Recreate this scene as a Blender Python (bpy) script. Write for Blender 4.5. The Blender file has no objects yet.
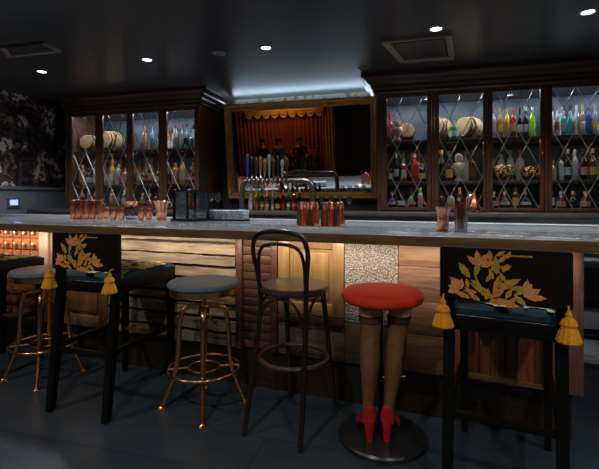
import bpy, bmesh, math, random
from mathutils import Vector, Matrix
R = random.Random(7)
PI = math.pi
sc = bpy.context.scene
C = sc.collection
# ---------------------------------------------------------------- camera
F = 425.0; HZ = 198.0; CH = 1.256; TH = math.radians(15.1)
cd = bpy.data.cameras.new('camera'); cam = bpy.data.objects.new('camera', cd); C.objects.link(cam)
cam.location = (0, 0, CH); cam.rotation_euler = (PI/2, 0, TH)
cd.sensor_fit = 'HORIZONTAL'; cd.sensor_width = 36; cd.lens = 36*F/599; cd.shift_y = -(234.5-HZ)/599
cd.clip_start = .05
sc.camera = cam
# ---------------------------------------------------------------- world, exposure
w = bpy.data.worlds.new('world'); sc.world = w; w.use_nodes = True
w.node_tree.nodes['Background'].inputs[0].default_value = (.30, .38, .5, 1)
w.node_tree.nodes['Background'].inputs[1].default_value = .05
sc.view_settings.view_transform = 'Standard'; sc.view_settings.look = 'None'
sc.view_settings.exposure = 0.0; sc.view_settings.gamma = 1; sc.view_settings.use_curve_mapping = False
P_SPOT = 95; P_FILL = 105; P_LED = 1.75; P_CAB = 2.8; P_COVE = 3.4; SPOTC = (.86, .93, 1.0); FILLC = (1.0, .95, .88); LEDC = (1, .83, .63)
# ---------------------------------------------------------------- geometry of the place
CEIL = 2.47; YC = 4.30; YW = 4.90; XL = -4.45; XR = 4.2; YB = -5.0; XF = -8.6; YL = 1.7
cT, sT = math.cos(TH), math.sin(TH)
def c2w(x, d): return (x*cT - d*sT, x*sT + d*cT)
def P(px, py, z):                       # point on the level z seen at a pixel
    d = F*(CH-z)/(py-HZ); x = (px-299.5)/F*d
    a, b = c2w(x, d); return Vector((a, b, z))
def ray(px): return Vector(c2w((px-299.5)/F, 1.0))
def XY(px, Y): r = ray(px); return r.x/r.y*Y
def WD(px, d, z=0): r = ray(px); return Vector((r.x*d, r.y*d, z))
BA = math.radians(-5.3)
bu = Vector((math.cos(BA), math.sin(BA))); bv = Vector((-math.sin(BA), math.cos(BA)))
BO = WD(300, 2.30).to_2d()
def UA(px, v):                          # bar coordinate u where a pixel column meets the plane v
    r = ray(px); t = (BO.dot(bv)+v)/r.dot(bv); return (r*t-BO).dot(bu)
def BP(u, v, z): q = BO+bu*u+bv*v; return Vector((q.x, q.y, z))
# ---------------------------------------------------------------- materials
MATS = {}
def mat(name, col, rough=.5, metal=0, col2=None, scale=8, stretch=(1,1,1), bump=0, emit=0, alpha=None, trans=0, coat=0, island=0, thr=None, spec=.5, detail=4, noisemap='noise'):
    if name in MATS: return MATS[name]
    m = bpy.data.materials.new(name); m.use_nodes = True; nt = m.node_tree; N = nt.nodes; L = nt.links
    b = N['Principled BSDF']
    b.inputs['Base Color'].default_value = (*col, 1); b.inputs['Roughness'].default_value = rough
    b.inputs['Metallic'].default_value = metal; b.inputs['Specular IOR Level'].default_value = spec
    b.inputs['Coat Weight'].default_value = coat; b.inputs['Coat Roughness'].default_value = .1
    b.inputs['Transmission Weight'].default_value = trans
    tc = N.new('ShaderNodeTexCoord'); mp = N.new('ShaderNodeMapping'); mp.inputs['Scale'].default_value = stretch
    L.new(tc.outputs['Object'], mp.inputs['Vector'])
    if noisemap == 'noise':
        no = N.new('ShaderNodeTexNoise'); no.inputs['Scale'].default_value = scale; no.inputs['Detail'].default_value = detail; no.inputs['Roughness'].default_value = .6
        fac = no.outputs['Fac']
    else:
        no = N.new('ShaderNodeTexVoronoi'); no.inputs['Scale'].default_value = scale
        fac = no.outputs['Distance']
    L.new(mp.outputs[0], no.inputs['Vector'])
    c = col2 if col2 else tuple(x*.82 for x in col)
    ramp = N.new('ShaderNodeValToRGB'); ramp.color_ramp.elements[0].color = (*col, 1); ramp.color_ramp.elements[1].color = (*c, 1)
    a, z = thr if thr else (.35, .65)
    ramp.color_ramp.elements[0].position = a; ramp.color_ramp.elements[1].position = z
    L.new(fac, ramp.inputs[0]); out = ramp.outputs[0]
    if island:
        g = N.new('ShaderNodeNewGeometry'); h = N.new('ShaderNodeHueSaturation')
        mr = N.new('ShaderNodeMapRange'); mr.inputs[3].default_value = 1-island; mr.inputs[4].default_value = 1+island
        L.new(g.outputs['Random Per Island'], mr.inputs[0]); L.new(mr.outputs[0], h.inputs['Value']); L.new(out, h.inputs['Color']); out = h.outputs[0]
    L.new(out, b.inputs['Base Color'])
    if bump:
        bp = N.new('ShaderNodeBump'); bp.inputs['Strength'].default_value = bump; bp.inputs['Distance'].default_value = .01
        L.new(fac, bp.inputs['Height']); L.new(bp.outputs[0], b.inputs['Normal'])
    if emit:
        b.inputs['Emission Color'].default_value = (*col, 1); b.inputs['Emission Strength'].default_value = emit
    MATS[name] = m; return m
def glassmat(name, tint=(.9,.95,.95), refl=.06, rough=.02):
    if name in MATS: return MATS[name]
    m = bpy.data.materials.new(name); m.use_nodes = True; nt = m.node_tree; N = nt.nodes; L = nt.links
    N.remove(N['Principled BSDF']); t = N.new('ShaderNodeBsdfTransparent'); t.inputs[0].default_value = (*tint, 1)
    g = N.new('ShaderNodeBsdfGlossy'); g.inputs['Roughness'].default_value = rough; g.inputs[0].default_value = (1,1,1,1)
    lw = N.new('ShaderNodeLayerWeight'); lw.inputs[0].default_value = .25
    mr = N.new('ShaderNodeMapRange'); mr.inputs[3].default_value = refl; mr.inputs[4].default_value = .8
    mx = N.new('ShaderNodeMixShader'); L.new(lw.outputs['Fresnel'], mr.inputs[0]); L.new(mr.outputs[0], mx.inputs[0])
    L.new(t.outputs[0], mx.inputs[1]); L.new(g.outputs[0], mx.inputs[2]); L.new(mx.outputs[0], N['Material Output'].inputs[0])
    MATS[name] = m; return m
def wood(name, a, b, axis='x', rough=.5, scale=6, bump=.25, island=0, coat=0):
    st = {'x': (1, 9, 9), 'y': (9, 1, 9), 'z': (9, 9, 1)}[axis]
    return mat(name, a, rough, 0, b, scale, st, bump, island=island, coat=coat)
def solid(name, c, rough=.5, metal=0, **k): return mat(name, c, rough, metal, **k)

M_black = solid('black lacquered wood', (.006, .0055, .005), .40, spec=.2)
M_dkwood = wood('dark mahogany', (.13, .050, .026), (.07, .026, .014), 'z', .32, coat=.3)
M_crown = wood('dark mahogany moulding', (.060, .026, .018), (.036, .016, .011), 'x', .28, coat=.3)
M_shelf = wood('shelf wood', (.07, .045, .03), (.04, .025, .018), 'x', .45)
M_brass = mat('aged brass', (1, .60, .28), .24, 1, (.85, .42, .17), 14)
M_gold = mat('worn gilt', (.75, .38, .09), .42, .3, (.55, .25, .06), 10, bump=.15)
M_copper = mat('polished copper', (1, .45, .27), .23, 1, (.92, .34, .18), 20)
M_chrome = mat('chrome', (.75, .76, .78), .15, 1, (.7, .7, .72), 10)
M_steel = mat('brushed steel', (.50, .54, .58), .38, .6, (.40, .43, .46), 5, (1, 20, 20))
M_blackmet = solid('black iron', (.015, .015, .016), .4, .6)
M_bluele = mat('blue grey leather', (.17, .255, .325), .40, 0, (.13, .20, .26), 40, bump=.05)
M_seatfab = mat('dark teal fabric', (.028, .065, .085), .8, 0, (.018, .045, .062), 60, bump=.08, spec=.12)
M_backfab = mat('black brown velvet', (.012, .007, .004), .85, 0, (.009, .005, .003), 60, spec=.15)
M_red = mat('red velvet', (1, .06, .016), .6, 0, (.95, .05, .014), 50, bump=.03)
M_redshoe = mat('red patent leather', (.55, .012, .015), .35, 0, coat=.3)
M_tassel = mat('mustard thread', (1, .42, .012), .8, 0, (.80, .30, .01), 60, (6, 6, 1), bump=.5)
M_skin = mat('mannequin skin', (.62, .36, .17), .5, 0, (.56, .31, .14), 6)
M_stock = mat('tan stocking', (.25, .125, .05), .42, 0, (.18, .085, .034), 30, bump=.02)
M_band = mat('dark stocking welt', (.022, .014, .011), .6)
M_disc = mat('black base plate', (.030, .033, .036), .3, .3, (.022, .024, .027), 5)
M_thonet = mat('dark bentwood', (.022, .011, .009), .3, 0, (.015, .008, .006), 10, coat=.4)
M_thseat = mat('brown moulded seat', (.075, .048, .058), .36, 0, (.06, .034, .036), 12, coat=.3)
M_glass = glassmat('pane glass', (.93, .96, .97), .035)
M_lglass = glassmat('hazy lantern glass', (.88, .92, .94), .03, .06)
M_clear = glassmat('clear glassware', (.86, .9, .92), .12)
M_lead = solid('silvery lead came', (.48, .47, .46), .35, .8)
M_white = solid('lamp lens', (1, 1, 1), .4, emit=14)
M_led = solid('warm led strip', (1, .74, .48), .4, emit=1.2)
M_ledw = solid('white led strip', (.80, .90, 1), .4, emit=5)
M_cork = solid('cork', (.35, .2, .1), .7)

# ---------------------------------------------------------------- mesh helpers
class MB:
    def __init__(s): s.bm = bmesh.new()
    def face(s, vs):
        try: return s.bm.faces.new(vs)
        except ValueError: return None
    def box(s, x0, x1, y0, y1, z0, z1, m=None):
        v = [Vector((x, y, z)) for z in (z0, z1) for y in (y0, y1) for x in (x0, x1)]
        if m is not None: v = [m @ q for q in v]
        v = [s.bm.verts.new(q) for q in v]
        for f in ((0,2,3,1), (4,5,7,6), (0,1,5,4), (2,6,7,3), (0,4,6,2), (1,3,7,5)): s.face([v[i] for i in f])
        return s
    def bbox(s, x0, x1, y0, y1, z0, z1, b=.004, seg=2):   # bevelled box
        n0 = set(s.bm.edges); s.box(x0, x1, y0, y1, z0, z1)
        es = [e for e in s.bm.edges if e not in n0]
        bmesh.ops.bevel(s.bm, geom=es, offset=b, segments=seg, profile=.5, affect='EDGES'); return s
    def lathe(s, prof, c=(0, 0, 0), n=16, sx=1, sy=1, flute=0, nf=0, cap=True, ax=None):
        c = Vector(c); rings = []
        for r, z in prof:
            ring = []
            for i in range(n):
                a = 2*PI*i/n; rr = r*(1+flute*math.cos(nf*a)) if flute else r
                q = Vector((rr*math.cos(a)*sx, rr*math.sin(a)*sy, z))
                if ax is not None: q = ax @ q
                ring.append(s.bm.verts.new(c+q))
            rings.append(ring)
        for a, b in zip(rings, rings[1:]):
            for i in range(n): s.face([a[i], a[(i+1) % n], b[(i+1) % n], b[i]])
        if cap:
            s.face(rings[0][::-1]); s.face(rings[-1])
        return s
    def tube(s, pts, r, n=8, closed=False, cap=True, smooth=0):
        pts = [Vector(p) for p in pts]
        rs = list(r) if isinstance(r, (list, tuple)) else [r]*len(pts)
        for _ in range(smooth):                          # chaikin
            q = []; qr = []
            m = len(pts); rng = range(m if closed else m-1)
            if not closed: q.append(pts[0]); qr.append(rs[0])
            for i in rng:
                a, b = pts[i], pts[(i+1) % m]; ra, rb = rs[i], rs[(i+1) % m]
                q += [a.lerp(b, .25), a.lerp(b, .75)]; qr += [ra*.75+rb*.25, ra*.25+rb*.75]
            if not closed: q.append(pts[-1]); qr.append(rs[-1])
            pts, rs = q, qr
        m = len(pts); rings = []; up = None
        for i, p in enumerate(pts):
            if closed: t = pts[(i+1) % m]-pts[i-1]
            else: t = pts[min(i+1, m-1)]-pts[max(i-1, 0)]
            if t.length < 1e-9: t = Vector((0, 0, 1))
            t.normalize()
            if up is None: up = Vector((0, 0, 1)) if abs(t.z) < .9 else Vector((1, 0, 0))
            x = up.cross(t)
            if x.length < 1e-6: x = Vector((1, 0, 0)).cross(t)
            x.normalize(); y = t.cross(x); up = y
            rings.append([s.bm.verts.new(p+(x*math.cos(2*PI*k/n)+y*math.sin(2*PI*k/n))*rs[i]) for k in range(n)])
        prs = list(zip(rings, rings[1:]))
        if closed: prs.append((rings[-1], rings[0]))
        for a, b in prs:
            for k in range(n): s.face([a[k], a[(k+1) % n], b[(k+1) % n], b[k]])
        if cap and not closed: s.face(rings[0][::-1]); s.face(rings[-1])
        return s
    def ring(s, c, R_, r, n=40, m=8, ax=None):
        pts = []
        for i in range(n):
            a = 2*PI*i/n; q = Vector((R_*math.cos(a), R_*math.sin(a), 0))
            if ax is not None: q = ax @ q
            pts.append(Vector(c)+q)
        return s.tube(pts, r, m, closed=True)
    def loft(s, secs, n=16, cap=True):                   # secs: (centre, half width x, half width y)
        rings = [[s.bm.verts.new(Vector(c)+Vector((a*math.cos(2*PI*k/n), b*math.sin(2*PI*k/n), 0))) for k in range(n)] for c, a, b in secs]
        for p, q in zip(rings, rings[1:]):
            for k in range(n): s.face([p[k], p[(k+1) % n], q[(k+1) % n], q[k]])
        if cap: s.face(rings[0][::-1]); s.face(rings[-1])
        return s
    def prism(s, poly, y0, y1, M=None):                  # polygon in xz extruded along y
        a = [Vector((x, y0, z)) for x, z in poly]; b = [Vector((x, y1, z)) for x, z in poly]
        if M is not None: a = [M @ q for q in a]; b = [M @ q for q in b]
        a = [s.bm.verts.new(q) for q in a]; b = [s.bm.verts.new(q) for q in b]
        n = len(poly)
        for i in range(n): s.face([a[i], a[(i+1) % n], b[(i+1) % n], b[i]])
        s.face(a[::-1]); s.face(b); return s
    def build(s, name, m, parent=None, smooth=True, loc=None, rz=None):
        bmesh.ops.recalc_face_normals(s.bm, faces=s.bm.faces)
        me = bpy.data.meshes.new(name); s.bm.to_mesh(me); s.bm.free()
        me.materials.append(m)
        if smooth:
            me.shade_smooth(); me.set_sharp_from_angle(angle=math.radians(38))
        o = bpy.data.objects.new(name, me); C.objects.link(o)
        if parent is not None: o.parent = parent
        if loc is not None: o.location = loc
        if rz is not None: o.rotation_euler = (0, 0, rz)
        return o
def tag(o, label=None, cat=None, group=None, kind=None):
    if label: o['label'] = label
    if cat: o['category'] = cat
    if group: o['group'] = group
    if kind: o['kind'] = kind
    return o
def thing(name, label, cat, loc=(0, 0, 0), rz=0, group=None):
    o = bpy.data.objects.new(name, None); C.objects.link(o); o.empty_display_size = .05
    o.location = loc; o.rotation_euler = (0, 0, rz); return tag(o, label, cat, group)
def struct(name, mb, m, **k): return tag(mb.build(name, m, smooth=False, **k), kind='structure')
KIDS = {}
def copy_tree(o, parent=None):
    c = o.copy(); C.objects.link(c)
    if parent is not None: c.parent = parent
    if parent is not None:
        c.matrix_parent_inverse = o.matrix_parent_inverse
    for ch in [x for x in C.objects if x.parent == o]: copy_tree(ch, c)
    return c
def light(name, kind, energy, col, parent, loc, rot=(0, 0, 0), size=.1, size_y=None, spot=None, blend=.6):
    ld = bpy.data.lights.new(name, kind); ld.energy = energy; ld.color = col
    if kind == 'AREA':
        ld.size = size
        if size_y: ld.shape = 'RECTANGLE'; ld.size_y = size_y
        if spot: ld.spread = math.radians(spot); spot = None
    else: ld.shadow_soft_size = size
    if spot: ld.spot_size = math.radians(spot); ld.spot_blend = blend
    o = bpy.data.objects.new(name, ld); C.objects.link(o); o.location = loc; o.rotation_euler = rot
    if parent is not None: o.parent = parent
    return o
ORD = ['first', 'second', 'third', 'fourth', 'fifth', 'sixth', 'seventh', 'eighth', 'ninth', 'tenth', 'eleventh', 'twelfth', 'thirteenth', 'fourteenth']

# ================================================================ SETTING
M_floor = mat('dark slate floor', (.048, .062, .078), .36, 0, (.030, .040, .052), 2.2, (1, 1, 1), bump=.05, detail=8)
nt = M_floor.node_tree
br = nt.nodes.new('ShaderNodeTexBrick'); br.inputs['Scale'].default_value = 1; br.inputs['Mortar Size'].default_value = .004
br.inputs['Brick Width'].default_value = 1.5; br.inputs['Row Height'].default_value = .3
br.inputs['Color1'].default_value = (.044, .064, .086, 1); br.inputs['Color2'].default_value = (.034, .051, .070, 1); br.inputs['Mortar'].default_value = (.024, .032, .042, 1)
tcn = [n for n in nt.nodes if n.type == 'TEX_COORD'][0]; nt.links.new(tcn.outputs['Object'], br.inputs['Vector'])
mxn = nt.nodes.new('ShaderNodeMix'); mxn.data_type = 'RGBA'; mxn.blend_type = 'MULTIPLY'; mxn.inputs[0].default_value = .6
rp = [n for n in nt.nodes if n.type == 'VALTORGB'][0]
rp.color_ramp.elements[0].color = (1, 1, 1, 1); rp.color_ramp.elements[1].color = (.35, .37, .40, 1)
nt.links.new(br.outputs[0], mxn.inputs[6]); nt.links.new(rp.outputs[0], mxn.inputs[7]); nt.links.new(mxn.outputs[2], nt.nodes['Principled BSDF'].inputs['Base Color'])
M_ceil = mat('black satin ceiling', (.042, .041, .043), .32, 0, (.034, .033, .035), 1.2, (1, 3, 1), bump=.04)
# damask like wallpaper of small dark and pale patches
M_wp = bpy.data.materials.new('toile wallpaper'); M_wp.use_nodes = True
nt = M_wp.node_tree; b = nt.nodes['Principled BSDF']; b.inputs['Roughness'].default_value = .7
tc = nt.nodes.new('ShaderNodeTexCoord')
v1 = nt.nodes.new('ShaderNodeTexNoise'); v1.inputs['Scale'].default_value = 5.5; v1.inputs['Detail'].default_value = 0
v2 = nt.nodes.new('ShaderNodeTexNoise'); v2.inputs['Scale'].default_value = 16; v2.inputs['Detail'].default_value = 3
r1 = nt.nodes.new('ShaderNodeValToRGB'); r2 = nt.nodes.new('ShaderNodeValToRGB')
r1.color_ramp.interpolation = 'CONSTANT'; r1.color_ramp.elements[0].color = (.06, .045, .05, 1); r1.color_ramp.elements[1].position = .47; r1.color_ramp.elements[1].color = (.26, .16, .10, 1)
e = r1.color_ramp.elements.new(.58); e.color = (.75, .62, .60, 1)
r2.color_ramp.interpolation = 'CONSTANT'; r2.color_ramp.elements[0].color = (.12, .09, .08, 1); r2.color_ramp.elements[1].position = .5; r2.color_ramp.elements[1].color = (1, 1, 1, 1)
mx = nt.nodes.new('ShaderNodeMix'); mx.data_type = 'RGBA'; mx.blend_type = 'MULTIPLY'; mx.inputs[0].default_value = 1
for v in (v1, v2): nt.links.new(tc.outputs['Object'], v.inputs['Vector'])
nt.links.new(v1.outputs[0], r1.inputs[0]); nt.links.new(v2.outputs[0], r2.inputs[0])
nt.links.new(r1.outputs[0], mx.inputs[6]); nt.links.new(r2.outputs[0], mx.inputs[7]); nt.links.new(mx.outputs[2], b.inputs['Base Color'])
M_wall = mat('dark painted wall', (.05, .035, .03), .7)
M_wains = mat('grey wainscot paint', (.20, .215, .235), .55)
M_cream = mat('patterned cornice paper', (.62, .62, .56), .7, 0, (.40, .34, .16), 9, thr=(.52, .56), detail=2)

struct('floor', MB().box(XF-.1, XR, YB-.1, YW+.1, -.08, 0), M_floor)
struct('ceiling', MB().box(XF-.1, XR, YB-.1, YW+.1, CEIL, CEIL+.08), M_ceil)
struct('wall_back', MB().box(XL-.1, XR, YW, YW+.1, 0, CEIL), M_wall)
struct('wall_left', MB().box(XL-.1, XL, YL, YW, 1.39, CEIL), M_wp)
struct('wall_far_left', MB().box(XF-.1, XF, YB, YW, 0, CEIL), M_wall)
struct('trim_1', MB().box(XL-.1, XL+.015, YL, YW, 0, 1.36).box(XL-.1, XL+.04, YL, YW, 1.36, 1.39), M_wains)
struct('wall_right', MB().box(XR, XR+.1, YB-.1, YW+.1, 0, CEIL), M_wall)
struct('wall_front', MB().box(XF-.1, XR, YB-.1, YB, 0, CEIL), M_wall)
struct('trim_2', MB().box(-2.32, -.36, YW-.02, YW-.001, 2.28, CEIL), M_cream)

# ================================================================ CEILING LIGHTS AND VENTS
def downlight(loc, label, on=True, power=P_SPOT, col=SPOTC, fill=False):
    t = thing('ceiling_light', label, 'ceiling light', (loc[0], loc[1], CEIL-.001), 0, 'recessed ceiling lights')
    MB().lathe([(.052, 0), (.052, -.006), (.040, -.010), (.036, -.004), (.036, 0)], n=24, cap=False).build('trim_ring', solid('dim white trim', (.30, .30, .30), .5), t)
    MB().lathe([(.046, -.001), (.044, -.005), (.0, -.0055)] if False else [(.0355, -.001), (.035, -.005)], n=24).build('lens', M_white if on else solid('dark lens', (.10, .10, .10), .4), t)
    if on:
        light('lamp', 'SPOT', power, col, t, (0, 0, -.02), size=.05, spot=150 if fill else 128, blend=.9)
    return t
for px, py, lab, on in ((42, 71, 'lit recessed ceiling spotlight nearest the left wall', 1), (147, 59, 'lit recessed ceiling spotlight above the left glazed cabinet', 1),
                        (219, 53, 'unlit recessed ceiling spotlight left of the one before the mirror', 0), (266, 47, 'lit recessed ceiling spotlight in front of the gilt mirror', 1),
                        (363, 68, 'unlit recessed ceiling spotlight beside the corner of the right cabinet cornice', 0), (436, 28, 'lit recessed ceiling spotlight behind the rectangular ceiling vent', 1),
                        (588, 11, 'lit recessed ceiling spotlight at the far right of the ceiling', 1)):
    q = P(px, py, CEIL); downlight(q, lab, on)
for i, (x, y) in enumerate(((-3.0, .4), (-1.1, .1), (.9, -.1), (2.6, .9))):  # unseen fill lights, added to brighten the stools from the camera side
    downlight((x, y), f'added fill light in the ceiling behind the viewer, {ORD[i]} from the left', True, P_FILL, FILLC, True)
def vent(quad, label):
    t = thing('ceiling_vent', label, 'ceiling vent', (0, 0, CEIL), 0)
    pts = [P(px, py, CEIL) for px, py in quad]; c = sum(pts, Vector())/4
    t.location = (c.x, c.y, CEIL); rel = [p-c for p in pts]
    for k, (s0, s1, zz, nm) in enumerate(((1.0, .80, .02, 'frame'), (.79, .74, .012, 'slot'))):
        mb = MB()
        o = [[mb.bm.verts.new((p.x*s, p.y*s, z)) for p in rel] for s, z in ((s0, -.001), (s0, -zz), (s1, -zz*.6), (s1, -.001))]
        for a, b2 in zip(o, o[1:]+o[:1]):
            for i in range(4): mb.face([a[i], a[(i+1) % 4], b2[(i+1) % 4], b2[i]])
        mb.build(nm, solid('vent bronze', (.22, .15, .11), .4) if k == 0 else solid('vent black', (.01, .01, .01), .5), t, smooth=False)
    mb = MB(); v = [mb.bm.verts.new((p.x*.73, p.y*.73, z)) for z in (-.004, -.012) for p in rel]
    mb.face(v[:4]); mb.face(v[4:][::-1])
    for i in range(4): mb.face([v[i], v[(i+1) % 4], v[4+(i+1) % 4], v[4+i]])
    mb.build('panel', solid('vent panel', (.035, .030, .028), .35), t, smooth=False)
vent(((381, 40), (452, 33), (455, 57), (400, 61)), 'bronze framed rectangular ceiling vent in front of the right cabinet')
vent(((0, 46), (44, 41), (62, 50), (8, 56)), 'dim rectangular ceiling vent above the left end of the bar')

# ================================================================ BACK COUNTER
M_bctop = mat('dark stone back counter', (.10, .085, .075), .3, 0, (.06, .05, .045), 12)
bc = thing('back_counter', 'dark back bar counter with steel front under the cabinets and mirror', 'counter', (0, 4.4, 0))
MB().bbox(XL+.06, 3.2, -.42, .49, 1.085, 1.125, .006).build('countertop', M_bctop, bc)
MB().box(XL+.06, 3.2, -.32, .49, .10, 1.084).build('body', solid('black base', (.02, .02, .022), .4), bc, smooth=False)
MB().box(XL+.06, 3.2, -.345, -.321, .93, 1.08).build('steel_fascia', M_steel, bc, smooth=False)
mb = MB()
for i in range(14): mb.bbox(XL+.12+i*.54, XL+.12+i*.54+.5, -.34, -.322, .16, .90, .004)
mb.build('door_panels', mat('grey metal fridge door', (.28, .32, .36), .45, .2), bc)
# steel sink unit standing behind the bar flap, seen at the far right
q0 = BP(UA(590, .9), 1.25, 0)
us = thing('steel_rack', 'steel rack with shelves behind the open right end of the bar', 'rack', (q0.x+.35, q0.y, 0), BA)
mb = MB()
for x in (-.5, .5):
    for y in (-.2, .2): mb.box(x-.015, x+.015, y-.015, y+.015, 0, .9)
mb.build('post', M_steel, us, smooth=False)
for z in (.9, .55, .22): MB().bbox(-.52, .52, -.22, .22, z-.03, z, .004).build('shelf', M_steel, us)
MB().box(-.48, .48, -.17, .17, .56, .80).build('crate', mat('grey blue crate', (.10, .14, .18), .5), us, smooth=False)

# ================================================================ GLAZED CABINETS
GZ0, GZ1 = 1.165, 2.245
SH = (1.155, 1.42, 1.83)       # tops of bottom board and of the two shelves
LEADZ = .27
def clipseg(x0, z0, x1, z1, ax, bx, az, bz):
    t0, t1 = 0., 1.; dx, dz = x1-x0, z1-z0
    for p, q in ((-dx, x0-ax), (dx, bx-x0), (-dz, z0-az), (dz, bz-z0)):
        if p == 0:
            if q < 0: return None
        else:
            r = q/p
            if p < 0: t0 = max(t0, r)
            else: t1 = min(t1, r)
    if t0 >= t1: return None
    return x0+dx*t0, z0+dz*t0, x0+dx*t1, z0+dz*t1
def cabinet(label, spans, xl, xr, sidel, sider, ledp):
    t = thing('glazed_cabinet', label, 'cabinet', ((xl+xr)/2, YC, 1.126)); cx = (xl+xr)/2
    Y2 = YW-.01-YC
    b0 = 1.126
    X0, X1 = xl-cx, xr-cx; Z = lambda z: z-b0
    mb = MB().box(X0, X1, Y2-.015, Y2, Z(b0), Z(2.46))
    mb.build('back_panel', mat('blue grey cabinet lining', (.075, .105, .15), .35, 0, (.055, .08, .115), 3), t, smooth=False)
    mb = MB().box(X0, X0+.03, 0.02, Y2-.016, 0, Z(2.46)).box(X1-.03, X1, 0.02, Y2-.016, 0, Z(2.46))
    mb.box(X0+.03, X1-.03, .02, Y2-.016, 0, Z(SH[0])).box(X0+.03, X1-.03, .02, Y2-.016, Z(2.29), Z(2.46))
    mb.build('carcass', M_dkwood, t, smooth=False)
    for z in SH[1:]: MB().bbox(X0+.031, X1-.031, .06, Y2-.02, Z(z)-.032, Z(z), .003).build('shelf', M_shelf, t)
    # posts between doors, plinth and frieze
    mb = MB(); edges = [xl]+[None]*0
    for a, b in zip(spans, spans[1:]):
        m = (a[1]+b[0])/2-cx; mb.bbox(m-.014, m+.014, -.018, .03, Z(b0), Z(2.30), .004)
    mb.bbox(X0, X0+.035, -.018, .03, 0, Z(2.30), .004); mb.bbox(X1-.035, X1, -.018, .03, 0, Z(2.30), .004)
    mb.build('post', M_dkwood, t)
    prof = [(-.02, 2.285), (-.035, 2.30), (-.035, 2.325), (-.055, 2.34), (-.06, 2.365), (-.10, 2.39), (-.105, 2.405), (-.13, 2.425), (-.15, 2.43), (-.15, 2.466)]
    mb = MB(); rows = []
    for y, z in prof:
        e = -y
        pts = [(X0-(e if sidel else 0), Y2 if sidel else y), (X0-(e if sidel else 0), y), (X1+(e if sider else 0), y), (X1+(e if sider else 0), Y2 if sider else y)]
        rows.append([mb.bm.verts.new((px_, py_, Z(z))) for px_, py_ in pts])
    for a, b in zip(rows, rows[1:]):
        for i in range(3):
            if (a[i].co-a[i+1].co).length > 1e-5: mb.face([a[i], a[i+1], b[i+1], b[i]])
    mb.face(rows[0]); mb.face(rows[-1])
    mb.build('cornice', M_crown, t, smooth=False)
    for k, (a, b) in enumerate(spans):
        x0 = (xl+.036 if k == 0 else (spans[k-1][1]+a)/2+.016)-cx; x1 = (xr-.036 if k == len(spans)-1 else (b+spans[k+1][0])/2-.016)-cx
        g0, g1 = a-cx, b-cx; z0, z1 = Z(GZ0), Z(GZ1)
        mb = MB(); y0, y1 = -.012, .018
        mb.bbox(x0, g0, y0, y1, Z(SH[0])+.001-.02, Z(2.29), .003); mb.bbox(g1, x1, y0, y1, Z(SH[0])-.019, Z(2.29), .003)
        mb.bbox(g0, g1, y0, y1, Z(SH[0])-.019, z0, .003); mb.bbox(g0, g1, y0, y1, z1, Z(2.29), .003)
        d = mb.build('door', M_dkwood, t)
        MB().box(g0, g1, 0, .004, z0, z1).build('glass_pane', M_glass, d, smooth=False)
        mb = MB(); W_ = g1-g0; st = .40; h = st*1.28
        rr = random.Random(k*3+int(xl*10)); off = rr.uniform(0, st)
        for s in (1, -1):
            c0 = -6*st+off*s
            while c0 < W_+6*st:
                xa = g0+c0; seg = clipseg(xa, z0, xa+s*(z1-z0)*.5, z1, g0, g1, z0, z1)
                if seg:
                    p, q, r_, s_ = seg; mb.tube([(p, -.001, q), (r_, -.001, s_)], .0038, 5)
                c0 += st*.48
        mb.build('leading', M_lead, d)
        MB().tube([(x1-.02, -.02, Z(1.60)), (x1-.02, -.035, Z(1.61)), (x1-.02, -.035, Z(1.67)), (x1-.02, -.02, Z(1.68))], .004, 6).build('handle', M_brass, d)
        if ledp:
            MB().box(g0+.01, g1-.01, .06, .075, Z(2.275), Z(2.289)).build('light_strip', M_ledw, t, smooth=False)
            light('cabinet_lamp', 'AREA', ledp, (.80, .90, 1), t, ((g0+g1)/2, .10, Z(2.272)), (math.radians(12), 0, 0), g1-g0, .03)
            light('shelf_fill', 'AREA', ledp*.2, (1, .80, .62), t, ((g0+g1)/2, .10, Z(1.79)), (0, 0, 0), g1-g0, .02)  # added warm fills for the middle and bottom shelves, no strip modelled there
            light('shelf_fill', 'AREA', ledp*.08, (1, .80, .62), t, ((g0+g1)/2, .10, Z(1.385)), (0, 0, 0), g1-g0, .02)
    return t
RS = [(XY(a, YC), XY(b, YC)) for a, b in ((387, 427), (439, 483), (492.5, 540), (552, 604), (617, 672))]
LS = [(XY(a, YC), XY(b, YC)) for a, b in ((72.5, 96), (103, 127), (133, 159), (167, 195))]
RX0, RX1 = XY(377.5, YC), RS[-1][1]+.09
LX0, LX1 = XY(66, YC), XY(200, YC)
cabinet('long dark glazed cabinet of leaded doors right of the mirror', RS, RX0, RX1, True, False, P_CAB)
cabinet('dark glazed cabinet of four leaded doors left of the mirror', LS, LX0, LX1, False, True, P_CAB*.8)

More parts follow.
